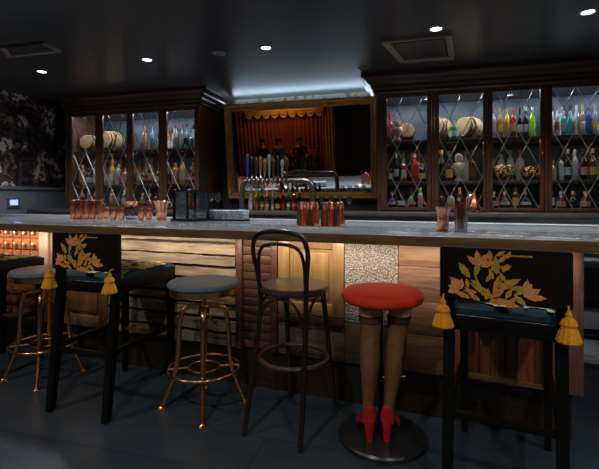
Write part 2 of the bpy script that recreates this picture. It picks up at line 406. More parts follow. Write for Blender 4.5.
# ================================================================ BOTTLES
COL = {'green': (.03, .22, .06), 'bright green': (.35, .75, .02), 'amber': (.50, .20, .03), 'brown': (.10, .045, .02), 'black': (.012, .012, .014), 'clear': (.38, .44, .48), 'teal': (.03, .32, .30),
       'blue': (.03, .08, .38), 'red': (.45, .02, .02), 'yellow': (.75, .42, .03), 'white': (.55, .53, .50), 'pink': (.55, .20, .20), 'copper': (.5, .2, .1), 'purple': (.10, .02, .14), 'gold': (.55, .32, .10), 'silver': (.4, .42, .44), 'orange': (.7, .22, .03)}
def gm(c): return mat('bottle '+c, COL[c], .12, 0, coat=.5)
def lm(c): return mat('label '+c, COL[c], .6)
SHAPES = {
 'tall': ([(.036, 0), (.038, .004), (.038, .185), (.034, .205), (.016, .235), (.0135, .245), (.0135, .29)], .305, .06, .14),
 'wine': ([(.036, 0), (.0375, .004), (.0375, .17), (.030, .20), (.016, .225), (.014, .235), (.014, .295)], .31, .05, .13),
 'squat': ([(.046, 0), (.050, .006), (.050, .10), (.044, .13), (.018, .15), (.016, .155), (.016, .185)], .20, .03, .09),
 'square': ([(.040, 0), (.042, .004), (.042, .16), (.036, .18), (.016, .195), (.015, .20), (.015, .235)], .25, .04, .13),
 'round': ([(.025, 0), (.048, .02), (.058, .06), (.048, .10), (.022, .13), (.015, .15), (.015, .19)], .205, .045, .08),
 'slim': ([(.024, 0), (.025, .004), (.025, .20), (.018, .22), (.011, .24), (.011, .30)], .315, .07, .15)}
PROTO = {}
def bottle(shape, col, lab, cap):
    key = (shape, col, lab, cap)
    if key in PROTO: return copy_tree(PROTO[key])
    prof, top, l0, l1 = SHAPES[shape]
    n = 4 if shape == 'square' else 14
    o = bpy.data.objects.new('bottle', None); C.objects.link(o); o.empty_display_size = .03
    ax = Matrix.Rotation(PI/4, 3, 'Z') if n == 4 else None
    mb = MB().lathe(prof, n=n, ax=ax)
    if n == 4: bmesh.ops.bevel(mb.bm, geom=mb.bm.edges[:], offset=.003, segments=1, affect='EDGES')
    mb.build('body', gm(col), o)
    rl = max(r for r, z in prof if l0-.03 <= z <= l1+.05)+.0012
    MB().lathe([(rl, l0), (rl, l1)], n=n, ax=ax, cap=False).build('bottle_label', lm(lab), o)
    rt = prof[-1][0]+.001
    MB().lathe([(rt, prof[-1][1]-.03), (rt+.001, prof[-1][1]), (rt, top)], n=10).build('cap', lm(cap), o)
    PROTO[key] = o; return o
def put(o, x, y, z, label, group, cat='bottle', s=1.0, rz=0):
    o.location = (x, y, z); o.scale = (s, s, s); o.rotation_euler = (0, 0, rz); return tag(o, label, cat, group)
def barrel_mesh(t, r, L):
    M = Matrix.Rotation(PI/2, 3, 'X')
    prof = [(r*.80, -L/2), (r*.84, -L/2+.004), (r*.95, -L/4), (r, 0), (r*.95, L/4), (r*.84, L/2-.004), (r*.80, L/2)]
    MB().lathe(prof, n=24, ax=M, c=(0, 0, r+.03)).build('cask', wood('pale oak cask', (.62, .40, .20), (.48, .28, .13), 'y', .5, 8), t)
    for y in (-L*.42, -L*.24, L*.24, L*.42):
        rr = r*(.84+.16*math.cos(y/L*PI))+.002
        MB().lathe([(rr, -.008), (rr+.002, 0), (rr, .008)], n=24, ax=M, c=(0, y, r+.03), cap=False).build('hoop', M_blackmet, t)
    MB().box(-r*.8, r*.8, -L*.35, -L*.2, 0, .045).box(-r*.8, r*.8, L*.2, L*.35, 0, .045).build('stand', M_shelf, t, smooth=False)
    MB().tube([(0, -L/2, r*.5+.03), (0, -L/2-.04, r*.5+.03), (0, -L/2-.045, r*.5)], .006, 6).build('tap', M_brass, t)
def barrel(px, dy, r, L, rz, label):
    Y = YC+.26+dy; x = XY(px, Y)
    t = thing('wooden_barrel', label, 'barrel', (x, Y, SH[2]+.001), rz, 'small oak barrels in the cabinets'); barrel_mesh(t, r, L); return x
def bust(x, y, z, label, colr, s=1.0):
    t = thing('figurine', label, 'figurine', (x, y, z+.001)); m = mat('figurine '+str(colr), colr, .3, .3)
    MB().lathe([(.05*s, 0), (.05*s, .02*s), (.025*s, .03*s), (.022*s, .06*s), (.06*s, .10*s), (.075*s, .15*s), (.06*s, .19*s), (.025*s, .205*s)], n=16).build('body', m, t)
    MB().lathe([(.01*s, .20*s), (.035*s, .215*s), (.045*s, .25*s), (.036*s, .285*s), (.012*s, .30*s)], n=14).build('head', m, t)
def bowl(x, y, z, label, r=.09):
    t = thing('fretwork_basket', label, 'basket', (x, y, z+.001), 0, 'round brass baskets on the middle shelf')
    mb = MB().lathe([(r*.5, 0), (r*.95, r*.4), (r*1.02, r*.9), (r*.8, r*1.3)], n=20, cap=False)
    mb.build('basket', mat('warm fretted brass', (.75, .45, .22), .35, .7, (.08, .04, .02), 46, thr=(.42, .5), noisemap='v', bump=.6), t)
    mb = MB()
    for k in range(7):
        a = k*2.4; mb.lathe([(.002, -.022), (.018, -.012), (.024, 0), (.018, .012), (.002, .022)], c=(r*.5*math.cos(a), r*.5*math.sin(a), r*1.1), n=8)
    tag(mb.build('filling', mat('pale shells', (.7, .55, .4), .6), t))
shelfname = {0: 'bottom', 1: 'middle', 2: 'top'}
MAXR = {k: max(r for r, z in v[0])+.002 for k, v in SHAPES.items()}
BLOCK = {('right cabinet', 1, 1): [(XY(459, YC+.1), .075)]}
def fill(spans, cabname, plan, seedo, norear):
    rr = random.Random(seedo)
    def rnd(s, rear):
        if s == 0: return rr.choice(['squat', 'round', 'squat', 'square']), rr.choice(['black', 'brown', 'purple', 'green', 'brown', 'black', 'silver', 'copper'])
        if s == 1: return rr.choice(['tall', 'wine', 'slim', 'wine'] if rear else ['tall', 'squat', 'round', 'square', 'wine']), rr.choice(['brown', 'amber', 'clear', 'copper', 'black', 'brown', 'silver', 'gold'])
        return rr.choice(['tall', 'wine', 'slim', 'tall'] if rear else ['tall', 'wine', 'round', 'slim', 'square']), rr.choice(['clear', 'white', 'pink', 'amber', 'blue', 'teal', 'silver', 'gold', 'copper'])
    for k, (a, b) in enumerate(spans):
        for s in (0, 1, 2):
            for rear in (0, 1):
                if rear and ((k, s) in norear): continue
                items = None if rear else plan.get((k, s)); out = []
                if items is None:
                    x = a-.01+(.03 if rear else 0)
                    while True:
                        shp, c = rnd(s, rear); z_ = .80 if s == 0 else (1.08 if rear else 1.0); rad = MAXR[shp]*z_
                        if x+2*rad > b+.02: break
                        if not rear and any(abs(x+rad-bx) < rad+br for bx, br in BLOCK.get((cabname, k, s), [])): x += .02; continue
                        out.append((shp, c, rr.choice(['silver', 'gold', 'silver', 'black', 'brown', 'pink', 'white']), rr.choice(['black', 'gold', 'silver', 'black', 'copper']), x+rad, z_, z_)); x += 2*rad+rr.uniform(.003, .012)
                else:
                    fs = [i[4] for i in items]
                    for q, (shp, c, l_, cp, f) in enumerate(items):
                        gap = min([abs(f-g)*(b-a) for g in fs[:q]+fs[q+1:]]+[.2]); out.append((shp, c, l_, cp, a+(b-a)*f, min(.9, (gap*.5-.001)/MAXR[shp]), .92))
                for q, (shp, c, l_, cp, x, sw, sh_) in enumerate(out):
                    lab = f"{c} {shp} bottle, {ORD[q]} from left, {'rear of ' if rear else ''}{shelfname[s]} shelf, {ORD[k]} door of {cabname}"
                    o = put(bottle(shp, c, l_, cp), x, YC+(.49 if rear else .13), SH[s]+.0006, lab, f'bottles on the {shelfname[s]} shelf of {cabname}')
                    o.scale = (sw, sw, sh_)
T = lambda s: s.split()
top3 = [('tall', 'clear', 'white', 'red', .07), ('tall', 'amber', 'yellow', 'yellow', .22), ('tall', 'yellow', 'gold', 'yellow', .37), ('tall', 'red', 'yellow', 'red', .51),
        ('wine', 'black', 'white', 'black', .65), ('wine', 'black', 'silver', 'silver', .78), ('tall', 'bright green', 'bright green', 'white', .92)]
top4 = [('wine', 'pink', 'white', 'silver', .07), ('tall', 'white', 'red', 'red', .19), ('square', 'teal', 'clear', 'white', .32), ('square', 'teal', 'teal', 'silver', .45), ('tall', 'clear', 'gold', 'white', .58),
        ('tall', 'gold', 'white', 'gold', .70), ('tall', 'blue', 'blue', 'silver', .82), ('tall', 'clear', 'yellow', 'gold', .94)]
plan = {(0, 2): [('wine', 'red', 'pink', 'red', .06)], (1, 2): [('squat', 'green', 'white', 'silver', .37)], (2, 2): top3, (3, 2): top4,
        (2, 1): [],
        (0, 1): [('squat', 'brown', 'silver', 'black', .08), ('tall', 'black', 'silver', 'silver', .22), ('square', 'red', 'white', 'silver', .42), ('tall', 'red', 'red', 'white', .70), ('squat', 'black', 'gold', 'silver', .90)],
        (3, 1): [('squat', 'gold', 'gold', 'gold', .10), ('square', 'silver', 'clear', 'black', .27), ('wine', 'black', 'silver', 'silver', .41), ('tall', 'clear', 'silver', 'white', .55), ('wine', 'black', 'pink', 'black', .72), ('wine', 'brown', 'gold', 'gold', .90)]}
fill(RS, 'right cabinet', plan, 3, {(0, 2), (1, 2), (2, 2)})
plan = {(0, 2): [], (1, 2): [('tall', 'red', 'red', 'black', .90)], (2, 2): [('wine', 'copper', 'copper', 'copper', .2), ('tall', 'clear', 'teal', 'silver', .5), ('squat', 'clear', 'white', 'silver', .66), ('tall', 'pink', 'silver', 'white', .88)],
        (3, 2): [('tall', 'silver', 'pink', 'red', .1), ('tall', 'clear', 'white', 'white', .3), ('wine', 'silver', 'black', 'black', .48), ('squat', 'teal', 'green', 'silver', .66), ('tall', 'clear', 'blue', 'white', .88)]}
fill(LS, 'left cabinet', plan, 11, {(0, 2), (1, 2)})
barrel(407, 0, .085, .22, .05, 'small oak barrel seen end on behind the first right cabinet door')
barrel(440, .02, .11, .24, -.55, 'oak barrel cut by the left edge of the second right cabinet door')
barrel(471, .02, .105, .26, -.75, 'oak barrel turned sideways in the second door of the right cabinet')
barrel(91, 0, .10, .22, .1, 'oak barrel with black hoops behind the first left cabinet door')
barrel(113, .02, .12, .24, -.2, 'larger oak barrel behind the second door of the left cabinet')
bowl(XY(503, YC+.2), YC+.2, SH[1], 'round fretted brass basket at the left of the third right door', .115)
bowl(XY(532, YC+.3), YC+.3, SH[1]+0, 'round fretted brass basket at the right of the third right door', .11)
bust(XY(459, YC+.1), YC+.12, SH[1], 'pale figurine on the middle shelf behind the second right cabinet door', (.6, .48, .36), .9)
bust(XY(398, YC+.1), YC+.1, SH[2], 'small pink figurine beside the barrel in the first right cabinet door', (.6, .3, .28), .7)

# ================================================================ MIRROR
mx0, mx1 = -2.21, -.385; mw = mx1-mx0; mh = 1.14; ma = math.radians(6.3)
mr = thing('wall_mirror', 'large gilt framed mirror leaning forward between the two glazed cabinets', 'mirror', ((mx0+mx1)/2, YW-.045, 1.245)); mr.rotation_euler = (ma, 0, 0)
mb = MB(); prof = [(0, 0), (0, -.035), (.018, -.055), (.04, -.045), (.055, -.05), (.075, -.03), (.085, -.012), (.085, 0)]
rows = []
for d, y in prof: rows.append([mb.bm.verts.new((x, y, z)) for x, z in ((-mw/2+d, d), (mw/2-d, d), (mw/2-d, mh-d), (-mw/2+d, mh-d))])
for a, b in zip(rows, rows[1:]+rows[:1]):
    for i in range(4): mb.face([a[i], a[(i+1) % 4], b[(i+1) % 4], b[i]])
mb.build('frame', M_gold, mr)
MB().box(-mw/2+.07, mw/2-.07, -.010, -.004, .07, mh-.07).build('mirror_glass', solid('mirror silver', (.78, .76, .74), .015, 1), mr, smooth=False)
MB().box(-mw/2+.01, mw/2-.01, .001, .012, .01, mh-.01).build('backing', M_wall, mr, smooth=False)
cv = thing('cove_light', 'white light strip hidden along the top of the gilt mirror', 'light strip', (-1.3, YW-.07, 2.36))
MB().box(-.88, .88, -.02, .02, 0, .012).build('housing', M_blackmet, cv, smooth=False)
MB().box(-.86, .86, -.012, .012, .0121, .018).build('diffuser', solid('cove led', (.75, .88, 1), .4, emit=1.5), cv, smooth=False)
light('cove_lamp', 'AREA', P_COVE, (.58, .80, 1), cv, (0, 0, .022), (-2.35, 0, 0), 1.7, .03)

# ================================================================ TAP TOWER AND BACK COUNTER THINGS
BT = 1.1255
ty = 4.14; tx0, tx1 = XY(242, ty), XY(313, ty)
tt = thing('beer_tap_tower', 'arched steel beer tap tower with ten taps in front of the mirror', 'beer taps', ((tx0+tx1)/2, ty, BT))
hw = (tx1-tx0)/2
MB().tube([(-hw, 0, .01), (-hw, 0, .12), (-hw, 0, .31), (-hw+.13, 0, .31), (0, 0, .31), (hw-.2, 0, .31), (hw, 0, .31), (hw, 0, .08), (hw, 0, .01)], .028, 14, smooth=3).build('pipe', mat('brushed nickel', (.45, .38, .32), .3, 1), tt)
for s in (-1, 1): MB().lathe([(.055, 0), (.055, .008), (.03, .016)], c=(s*hw, 0, 0), n=20).build('flange', M_steel, tt)
hcols = ['blue', 'black', 'brown', 'copper', 'amber', 'silver', 'brown', 'black', 'silver', 'brown']
for i in range(10):
    x = XY(249.5+i*4.3, ty)-(tx0+tx1)/2
    f = MB().tube([(x, -.02, .31), (x, -.07, .31), (x, -.085, .30), (x, -.09, .265)], [.012, .011, .010, .007], 8).lathe([(.009, .31), (.011, .335), (.006, .345)], c=(x, -.055, 0), n=8).build('faucet', M_chrome, tt)
    hh = [.23, .20, .19, .20, .17, .22, .17, .2, .16, .18][i]
    MB().lathe([(.006, .345), (.012, .36), (.015, .36+hh*.5), (.022, .36+hh*.75), (.018, .36+hh*.92), (.006, .36+hh)], c=(x, -.055, 0), n=10, sy=.6).build('handle', mat('tap handle '+hcols[i], tuple(q*.45 for q in COL[hcols[i]]), .35), f)
rb = ['brown', 'silver', 'green', 'yellow', 'red', 'white', 'black', 'brown', 'red', 'green', 'red', 'pink', 'amber']
for i, c in enumerate(['silver', 'amber', 'green', 'pink', 'white', 'brown', 'red', 'green', 'red', 'black']):
    x = XY(251+i*5.4, 4.34)
    put(bottle(['square', 'tall', 'wine', 'tall', 'slim', 'squat', 'tall', 'wine', 'tall', 'wine'][i], c, ['white', 'gold', 'yellow', 'silver', 'white', 'gold', 'red', 'white', 'pink', 'gold'][i], ['silver', 'gold', 'black'][i % 3]), x, 4.34, BT,
        f'small {c} liquor bottle, {ORD[i]} from the left in the row under the beer taps', 'liquor bottles under the beer taps', s=.72)
def stemglass(x, y, z, label, group, s=1.0):
    t = thing('stem_glass', label, 'glass', (x, y, z), 0, group); t.scale = (s, s, s)
    MB().lathe([(.012, .085), (.034, .11), (.038, .15), (.030, .19), (.029, .19), (.036, .15), (.032, .113), (.010, .088)], n=16, cap=False).build('bowl', M_clear, t)
    MB().lathe([(.033, 0), (.033, .003), (.006, .008), (.004, .02), (.004, .08), (.012, .087)], n=14).build('stem', M_clear, t)
for i, px in enumerate((197, 204, 211, 218)):
    stemglass(XY(px, 4.15), 4.15, BT, f'clear stem glass, {ORD[i]} from the left, beside the side of left cabinet', 'stem glasses by the left cabinet')
for i, px in enumerate((322, 331, 340, 349)):
    stemglass(XY(px, 4.2), 4.2, BT, f'clear stem glass, {ORD[i]} from the left, below the mirror right of the taps', 'stem glasses below the mirror', .8)
# copper jug with long spout
q = Vector((XY(474, 4.05), 4.05)); jug = thing('copper_jug', 'cone shaped copper jug with long thin spout by the right cabinet', 'jug', (q.x, q.y, BT+.0), 0)
MB().lathe([(.055, 0), (.060, .01), (.05, .06), (.03, .11), (.018, .14), (.014, .17), (.012, .175)], n=20).build('body', M_copper, jug)
MB().tube([(.012, -.01, .05), (.05, -.01, .13), (.08, -.01, .20)], [.006, .005, .003], 8, smooth=1).build('spout', M_copper, jug)
MB().tube([(-.014, 0, .16), (-.05, 0, .15), (-.055, 0, .08), (-.045, 0, .05)], .004, 6, smooth=2).build('handle', M_copper, jug)

# ================================================================ THE BAR
bar = thing('bar_counter', 'long bar body with patchwork front of salvaged wood, metal and drawers', 'bar', (BO.x, BO.y, 0), BA)
btop = thing('worktop', 'long polished stone bar top with brown wooden front edge', 'bar top', (BO.x, BO.y, 0), BA)
VP_ = .365; ZB = .255; ZT = 1.015; CT = 1.07
U0 = -3.86; U1 = UA(583, VP_); UX = U1+.75
uu = lambda px: UA(px, VP_)
M_top = mat('polished stone counter top', (.30, .32, .34), .12, 0, (.24, .25, .26), 22, coat=.4, detail=6)
M_edge = wood('counter edge wood', (.32, .18, .085), (.19, .10, .045), 'x', .35, 5)
MB().bbox(U0, UX, .018, 1.0, CT-.03, CT, .004).build('countertop', M_top, btop)
MB().bbox(U0, UX, 0, .0175, CT-.052, CT-.0005, .003).box(U0, UX, .0176, .98, CT-.052, CT-.031).build('edge_board', M_edge, btop)
MB().bbox(U0, UX, 1.001, 1.10, CT-.02, CT+.012, .003).build('steel_rail', mat('satin steel rail', (.55, .58, .60), .4, .4), btop)
MB().box(U0, U1-.01, VP_+.03, .95, ZB, CT-.053).build('carcass', solid('bar core', (.03, .02, .015), .6), bar, smooth=False)
MB().box(U0, U1-.04, VP_+.035, .93, 0, ZB-.002).build('kick_plinth', wood('dark plinth wood', (.030, .017, .010), (.018, .010, .006), 'x', .45), bar, smooth=False)
MB().box(U0, U1, VP_-.170, VP_-.158, CT-.060, CT-.0525).build('light_strip', M_led, btop, smooth=False)
nl = 6
for i in range(nl):
    L0 = U1-.05-(i+.5)*.9
    light('under_counter_lamp', 'AREA', P_LED*(1 if i < 5 else .8), LEDC, btop, (L0, VP_-.164, CT-.066), (math.radians(50), 0, 0), .88, .02, 105)
def panel(name, px0, px1, m, mb, label=None, **k):
    o = mb.build(name, m, bar, **k)
    if label: o['label'] = label
    return o
def frame_panel(mb, x0, x1, z0, z1, st=.07, y=VP_, th=.03, field=.012):
    mb.bbox(x0, x0+st, y, y+th, z0, z1, .003); mb.bbox(x1-st, x1, y, y+th, z0, z1, .003)
    mb.bbox(x0+st, x1-st, y, y+th, z0, z0+st, .003); mb.bbox(x0+st, x1-st, y, y+th, z1-st, z1, .003)
    mb.box(x0+st, x1-st, y+.02, y+th, z0+st, z1-st)
    mb.bbox(x0+st+.025, x1-st-.025, y+field-.004, y+.021, z0+st+.025, z1-st-.025, .008, 3)
# small drawers at the far left
dx1 = uu(40); dx0 = dx1-9*.104
MB().box(dx0, dx1, VP_+.004, VP_+.03, ZB, ZT).build('drawer_case', wood('orange brown drawer case', (.30, .12, .05), (.2, .07, .03), 'x', .5), bar, smooth=False)
Mdr = wood('orange brown drawer wood', (.42, .15, .055), (.28, .09, .035), 'x', .45, 5)
nd = 9; dw = (dx1-dx0)/nd; dh = (ZT-ZB)/8
for r in range(8):
    for c in range(nd):
        if c < 2: continue
        x = dx0+c*dw; z = ZB+r*dh
        d = MB().bbox(x+.006, x+dw-.006, VP_-.008, VP_+.004, z+.008, z+dh-.006, .002).build('drawer', Mdr, bar)
        MB().lathe([(.008, 0), (.007, .010), (.017, .015), (.016, .024), (.005, .030)], c=(x+dw/2, VP_-.008, z+dh/2), n=10, ax=Matrix.Rotation(PI/2, 3, 'X')).build('knob', mat('pale drawer knob', (.75, .62, .45), .25, .6), d)
MB().bbox(uu(40)+.002, uu(49.5), VP_-.015, VP_+.03, ZB, ZT, .004).build('pilaster', wood('pale worn post', (.52, .40, .32), (.40, .29, .22), 'z', .5), bar)
mb = MB(); frame_panel(mb, uu(50), uu(107), ZB, ZT, .085)
mb.build('panelled_door', wood('worn tan door wood', (.34, .21, .115), (.22, .13, .07), 'z', .55, 5), bar)
# rough planks
mb = MB(); rr = random.Random(5); x0, x1 = uu(107.5), uu(236); z = ZB+.002; zs = []
while z < ZT-.02:
    h = rr.uniform(.05, .085); z2 = min(z+h, ZT); zs.append((z, z2)); z = z2+rr.uniform(.006, .022)
for (a, b) in zs:
    cuts = [x0]+([x0+(x1-x0)*rr.uniform(.25, .75)] if rr.random() < .5 else [])+[x1]
    for c0, c1 in zip(cuts, cuts[1:]):
        n = 14; top = []; bot = []
        for i in range(n+1):
            xx = c0+.002+(c1-c0-.004)*i/n; top.append((xx, b+rr.uniform(-.006, .002))); bot.append((xx, a+rr.uniform(-.002, .005)))
        dy = rr.uniform(-.012, .006)
        mb.prism(bot+top[::-1], VP_+dy, VP_+.03)
mb.build('rough_planks', wood('pale weathered plank', (.36, .285, .20), (.15, .11, .075), 'x', .75, 4, .8, island=.3), bar, smooth=False)
# dark red slatted shutter
mb = MB(); x0, x1 = uu(236.5), uu(277.5)
for a, b in ((x0, x0+.045), (x1-.045, x1)): mb.bbox(a, b, VP_-.012, VP_+.03, ZB, ZT, .003)
z = ZB+.01
while z < ZT-.03:
    mb.bbox(x0+.046, x1-.046, VP_+.004, VP_+.03, z, z+.052, .003); z += .056
mb.build('slatted_shutter', wood('dark red brown slats', (.11, .046, .036), (.06, .026, .02), 'x', .45, 5, island=.2), bar)
# golden oak door with boards beneath
mb = MB(); x0, x1 = uu(278), uu(344); frame_panel(mb, x0, x1, .52, ZT, .075)
mb.build('oak_door', wood('golden oak', (.35, .215, .085), (.24, .14, .055), 'z', .4, 5, coat=.2), bar)
MB().bbox(x0, x1, VP_-.008, VP_+.03, .465, .515, .004).build('red_rail', wood('dark red rail', (.09, .03, .02), (.06, .02, .014), 'x', .45), bar)
MB().bbox(x0, x1, VP_+.004, VP_+.03, ZB, .46, .003).build('lower_board', wood('grey weathered board', (.17, .135, .105), (.10, .075, .06), 'x', .6, 5), bar)
# embossed metal panel
x0, x1 = uu(344.5), uu(398)
Mem = mat('embossed pewter', (.66, .63, .60), .36, .5, (.26, .24, .22), 110, (1, 1, 1), .9, thr=(.25, .6), noisemap='v')
MB().bbox(x0, x1, VP_+.002, VP_+.03, .50, ZT, .004).build('embossed_panel', Mem, bar)
MB().bbox(x0, x1, VP_-.004, VP_+.03, ZB, .495, .003).build('lower_board', wood('dark brown board', (.10, .055, .035), (.06, .032, .02), 'x', .55, 5), bar)
# smooth brown boards
mb = MB(); x0, x1 = uu(398.5), uu(452)
for a, b in ((ZB, .47), (.473, .66), (.663, .86), (.863, ZT)): mb.bbox(x0, x1, VP_+.002, VP_+.03, a, b, .002)
mb.build('smooth_boards', wood('warm brown boards', (.30, .17, .10), (.15, .08, .048), 'x', .55, 5, .4, island=.08), bar)
# red brown panels behind the right stool
mb = MB(); x0, x1 = uu(452.5), uu(546); ws = [x0, x0+(x1-x0)*.3, x0+(x1-x0)*.42, x0+(x1-x0)*.58, x0+(x1-x0)*.70, x1]
for i, (a, b) in enumerate(zip(ws, ws[1:])): mb.bbox(a+.001, b-.001, VP_+(.002 if i % 2 == 0 else -.010), VP_+.03, ZB, ZT, .003)
mb.build('red_panels', wood('red mahogany panels', (.42, .15, .065), (.24, .08, .035), 'z', .4, 4, island=.2), bar)
MB().bbox(uu(546.5), U1, VP_-.02, VP_+.03, ZB, ZT, .004).build('end_pilaster', wood('reddish end board', (.24, .12, .075), (.14, .065, .04), 'z', .5, 6), bar)
mb = MB().box(U1-.03, U1, VP_+.031, .95, ZB, CT-.053)
mb.build('end_panel', wood('reddish end board', (.24, .12, .075), (.14, .065, .04), 'z', .5, 6), bar, smooth=False)

# ================================================================ THINGS ON THE BAR
def on(px, py): return P(px, py, CT+.0006)
def cup(px, py, prof, label, group, flute=.0, nf=12, s=1.0, name='copper_cup', n=36, rimm=None):
    q = on(px, py); t = thing(name, label, 'cup', q, R.uniform(0, 1), group); t.scale = (s, s, s)
    inner = [(max(r-.003, .002), z) for r, z in prof[::-1]]
    mb = MB().lathe(prof+inner[:-1]+[(inner[-1][0], .004)], n=n, flute=flute, nf=nf)
    mb.build('bowl', M_copper, t)
    MB().ring((0, 0, prof[-1][1]), prof[-1][0], .0018, 24, 6).build('rim', M_copper, t)
    return t
tallp = [(.021, 0), (.0235, .004), (.0245, .05), (.0265, .10), (.0275, .165)]
for i, (px, py) in enumerate(((73, 218.9), (79.6, 218.9), (86.2, 219), (92.8, 219), (100.1, 219), (77, 217.3), (91, 217.4), (84, 217.3))):
    lab = f'tall fluted copper cup, {ORD[i]} from left in the front row at the left' if i < 5 else f'tall fluted copper cup in the rear row at the left, {ORD[i-5]} placed'
    names = {5: 'leftmost', 6: 'rightmost', 7: 'middle'}
    if i >= 5: lab = f'tall fluted copper cup, {names[i]} of the rear row at left'
    cup(px, py, tallp, lab, 'tall copper cups at the left of the bar', .05, 14)
mug = [(.018, 0), (.026, .006), (.033, .04), (.0345, .080), (.034, .105)]
for i, (px, py) in enumerate(((106, 217.8), (113.4, 219.2), (121.4, 219.2))):
    cup(px, py, mug, f'rounded copper mug, {ORD[i]} from the left beside the tall copper cups', 'rounded copper mugs', s=.93)
for i, (px, py) in enumerate(((141.3, 219.2), (149.2, 219.2))):
    cup(px, py, mug, ['rounded copper mug standing right of the mixing glass', 'rounded copper mug against the flared copper bowl'][i], None, s=.92)
cup(161.6, 219.6, [(.034, 0), (.038, .004), (.044, .07), (.052, .12), (.068, .160)], 'large flared fluted copper bowl left of the black lantern', None, .04, 16, name='copper_bowl', n=48)
q = on(131, 219); mg = thing('mixing_glass', 'clear mixing glass topped by a copper dish among the copper cups', 'glass', q)
MB().lathe([(.040, 0), (.045, .004), (.047, .11), (.045, .11), (.042, .008), (.001, .008)], n=24, cap=True).build('glass', M_clear, mg)
t = thing('copper_dish', 'shallow copper dish resting on top of the mixing glass', 'dish', (q.x, q.y, CT+.1115))
MB().lathe([(.030, 0), (.050, .012), (.066, .045), (.064, .046), (.048, .015), (.002, .006)], n=28).build('bowl', M_copper, t)
# inverted tall cups, centre
inv = [(.0305, 0), (.030, .004), (.028, .04), (.0225, .10), (.0195, .150), (.014, .157)]
k = 0
cent = [(301, 225.2), (311, 225.6), (325, 225.9), (335.5, 226.2), (305.5, 223.3), (315.5, 223.5), (329.5, 223.7), (340.5, 224)]
for i, (px, py) in enumerate(cent):
    q = on(px, py); t = thing('copper_tumbler', (f'upturned tall copper tumbler, {ORD[i]} from the left in the front row at mid bar' if i < 4 else f'upturned tall copper tumbler, {ORD[i-4]} from the left in the back row at mid bar'), 'cup', q, R.uniform(0, 1), 'upturned copper tumblers at mid bar')
    MB().lathe(inv, n=40, flute=.06, nf=10).build('bowl', M_copper, t)
    MB().ring((0, 0, .002), .0305, .0018, 24, 6).build('rim', M_copper, t)
# right
cup(443, 230.5, [(.027, 0), (.030, .004), (.030, .07), (.034, .115), (.041, .125), (.041, .135)], 'fluted copper cup with rolled rim on the right part of the bar', None, .05, 12)
q = on(461, 231); t = thing('tall_glass', 'tall glass packed with copper straws on the right part of the bar', 'glass', q)
MB().lathe([(.030, 0), (.034, .004), (.040, .13), (.038, .13), (.031, .008), (.001, .008)], n=24).build('glass', M_clear, t)
for i in range(12):
    a = i*2.4; r = .022*math.sqrt((i+.5)/12)
    q2 = on(461, 231); st = MB().tube([(r*math.cos(a)*.8, r*math.sin(a)*.8, .010), (r*1.35*math.cos(a), r*1.35*math.sin(a), .15+.02*(i % 3))], .0045, 6)
    o = st.build('copper_straw', M_copper, None, loc=q2); tag(o, 'one of the copper straws standing in the tall glass', 'straw', 'copper straws in the tall glass')
# lantern
q = on(184.5, 221.5); ln = thing('lantern', 'black metal framed glass lantern standing on the bar', 'lantern', (q.x, q.y+.10, q.z), math.radians(45+18))
s_ = .096; h_ = .235
mb = MB()
for x in (-1, 1):
    for y in (-1, 1): mb.box(x*s_-.008, x*s_+.008, y*s_-.008, y*s_+.008, .02, h_)
mb.box(-s_-.018, s_+.018, -s_-.018, s_+.018, 0, .02).box(-s_-.014, s_+.014, -s_-.014, s_+.014, h_, h_+.014)
mb.build('frame', M_blackmet, ln, smooth=False)
for i in range(4):
    m_ = Matrix.Rotation(i*PI/2, 4, 'Z'); MB().box(-s_+.009, s_-.009, s_-.002, s_+.001, .021, h_-.001, m_).build('glass_pane', M_lglass, ln, smooth=False)
MB().lathe([(.04, h_+.014), (.03, h_+.022), (.006, h_+.028)], n=12).build('cap', M_blackmet, ln)
MB().ring((0, 0, h_+.042), .018, .003, 20, 6, Matrix.Rotation(PI/2, 3, 'X')).build('handle', M_blackmet, ln)
# speckled box
q = on(229, 220.5); t = thing('storage_box', 'pale grey speckled rectangular box on the bar right of the lantern', 'box', (q.x, q.y, q.z), BA)
MB().box(-.165, .165, -.06, .06, 0, .010).build('base', M_blackmet, t, smooth=False)
MB().bbox(-.158, .158, -.055, .055, .0105, .085, .005).build('body', mat('speckled grey stone', (.50, .54, .58), .5, 0, (.22, .24, .27), 60, thr=(.4, .6)), t)
# ================================================================ STOOLS
LEAFC = {'o': mat('orange brown embroidery', (.95, .40, .06), .8, 0, (.60, .20, .04), 90), 'g': mat('olive embroidery', (.68, .42, .06), .8, 0, (.45, .28, .04), 90),
         'p': mat('pink orange embroidery', (1, .42, .13), .8, 0, (.75, .22, .07), 90)}
def leaf(mb, cx, cz, L, W, ang, y0, y1, jag=1):
    pts = []; n = 7
    up = [(i/n, (math.sin(PI*(i/n)**.85)) * (1 if i % 2 or not jag else .78)) for i in range(n+1)]
    for t, w_ in up: pts.append((t*L, w_*W/2))
    for t, w_ in up[::-1][1:-1]: pts.append((t*L, -w_*W/2))
    ca, sa = math.cos(ang), math.sin(ang)
    mb.prism([(cx+x*ca-z*sa, cz+x*sa+z*ca) for x, z in pts], y0, y1)
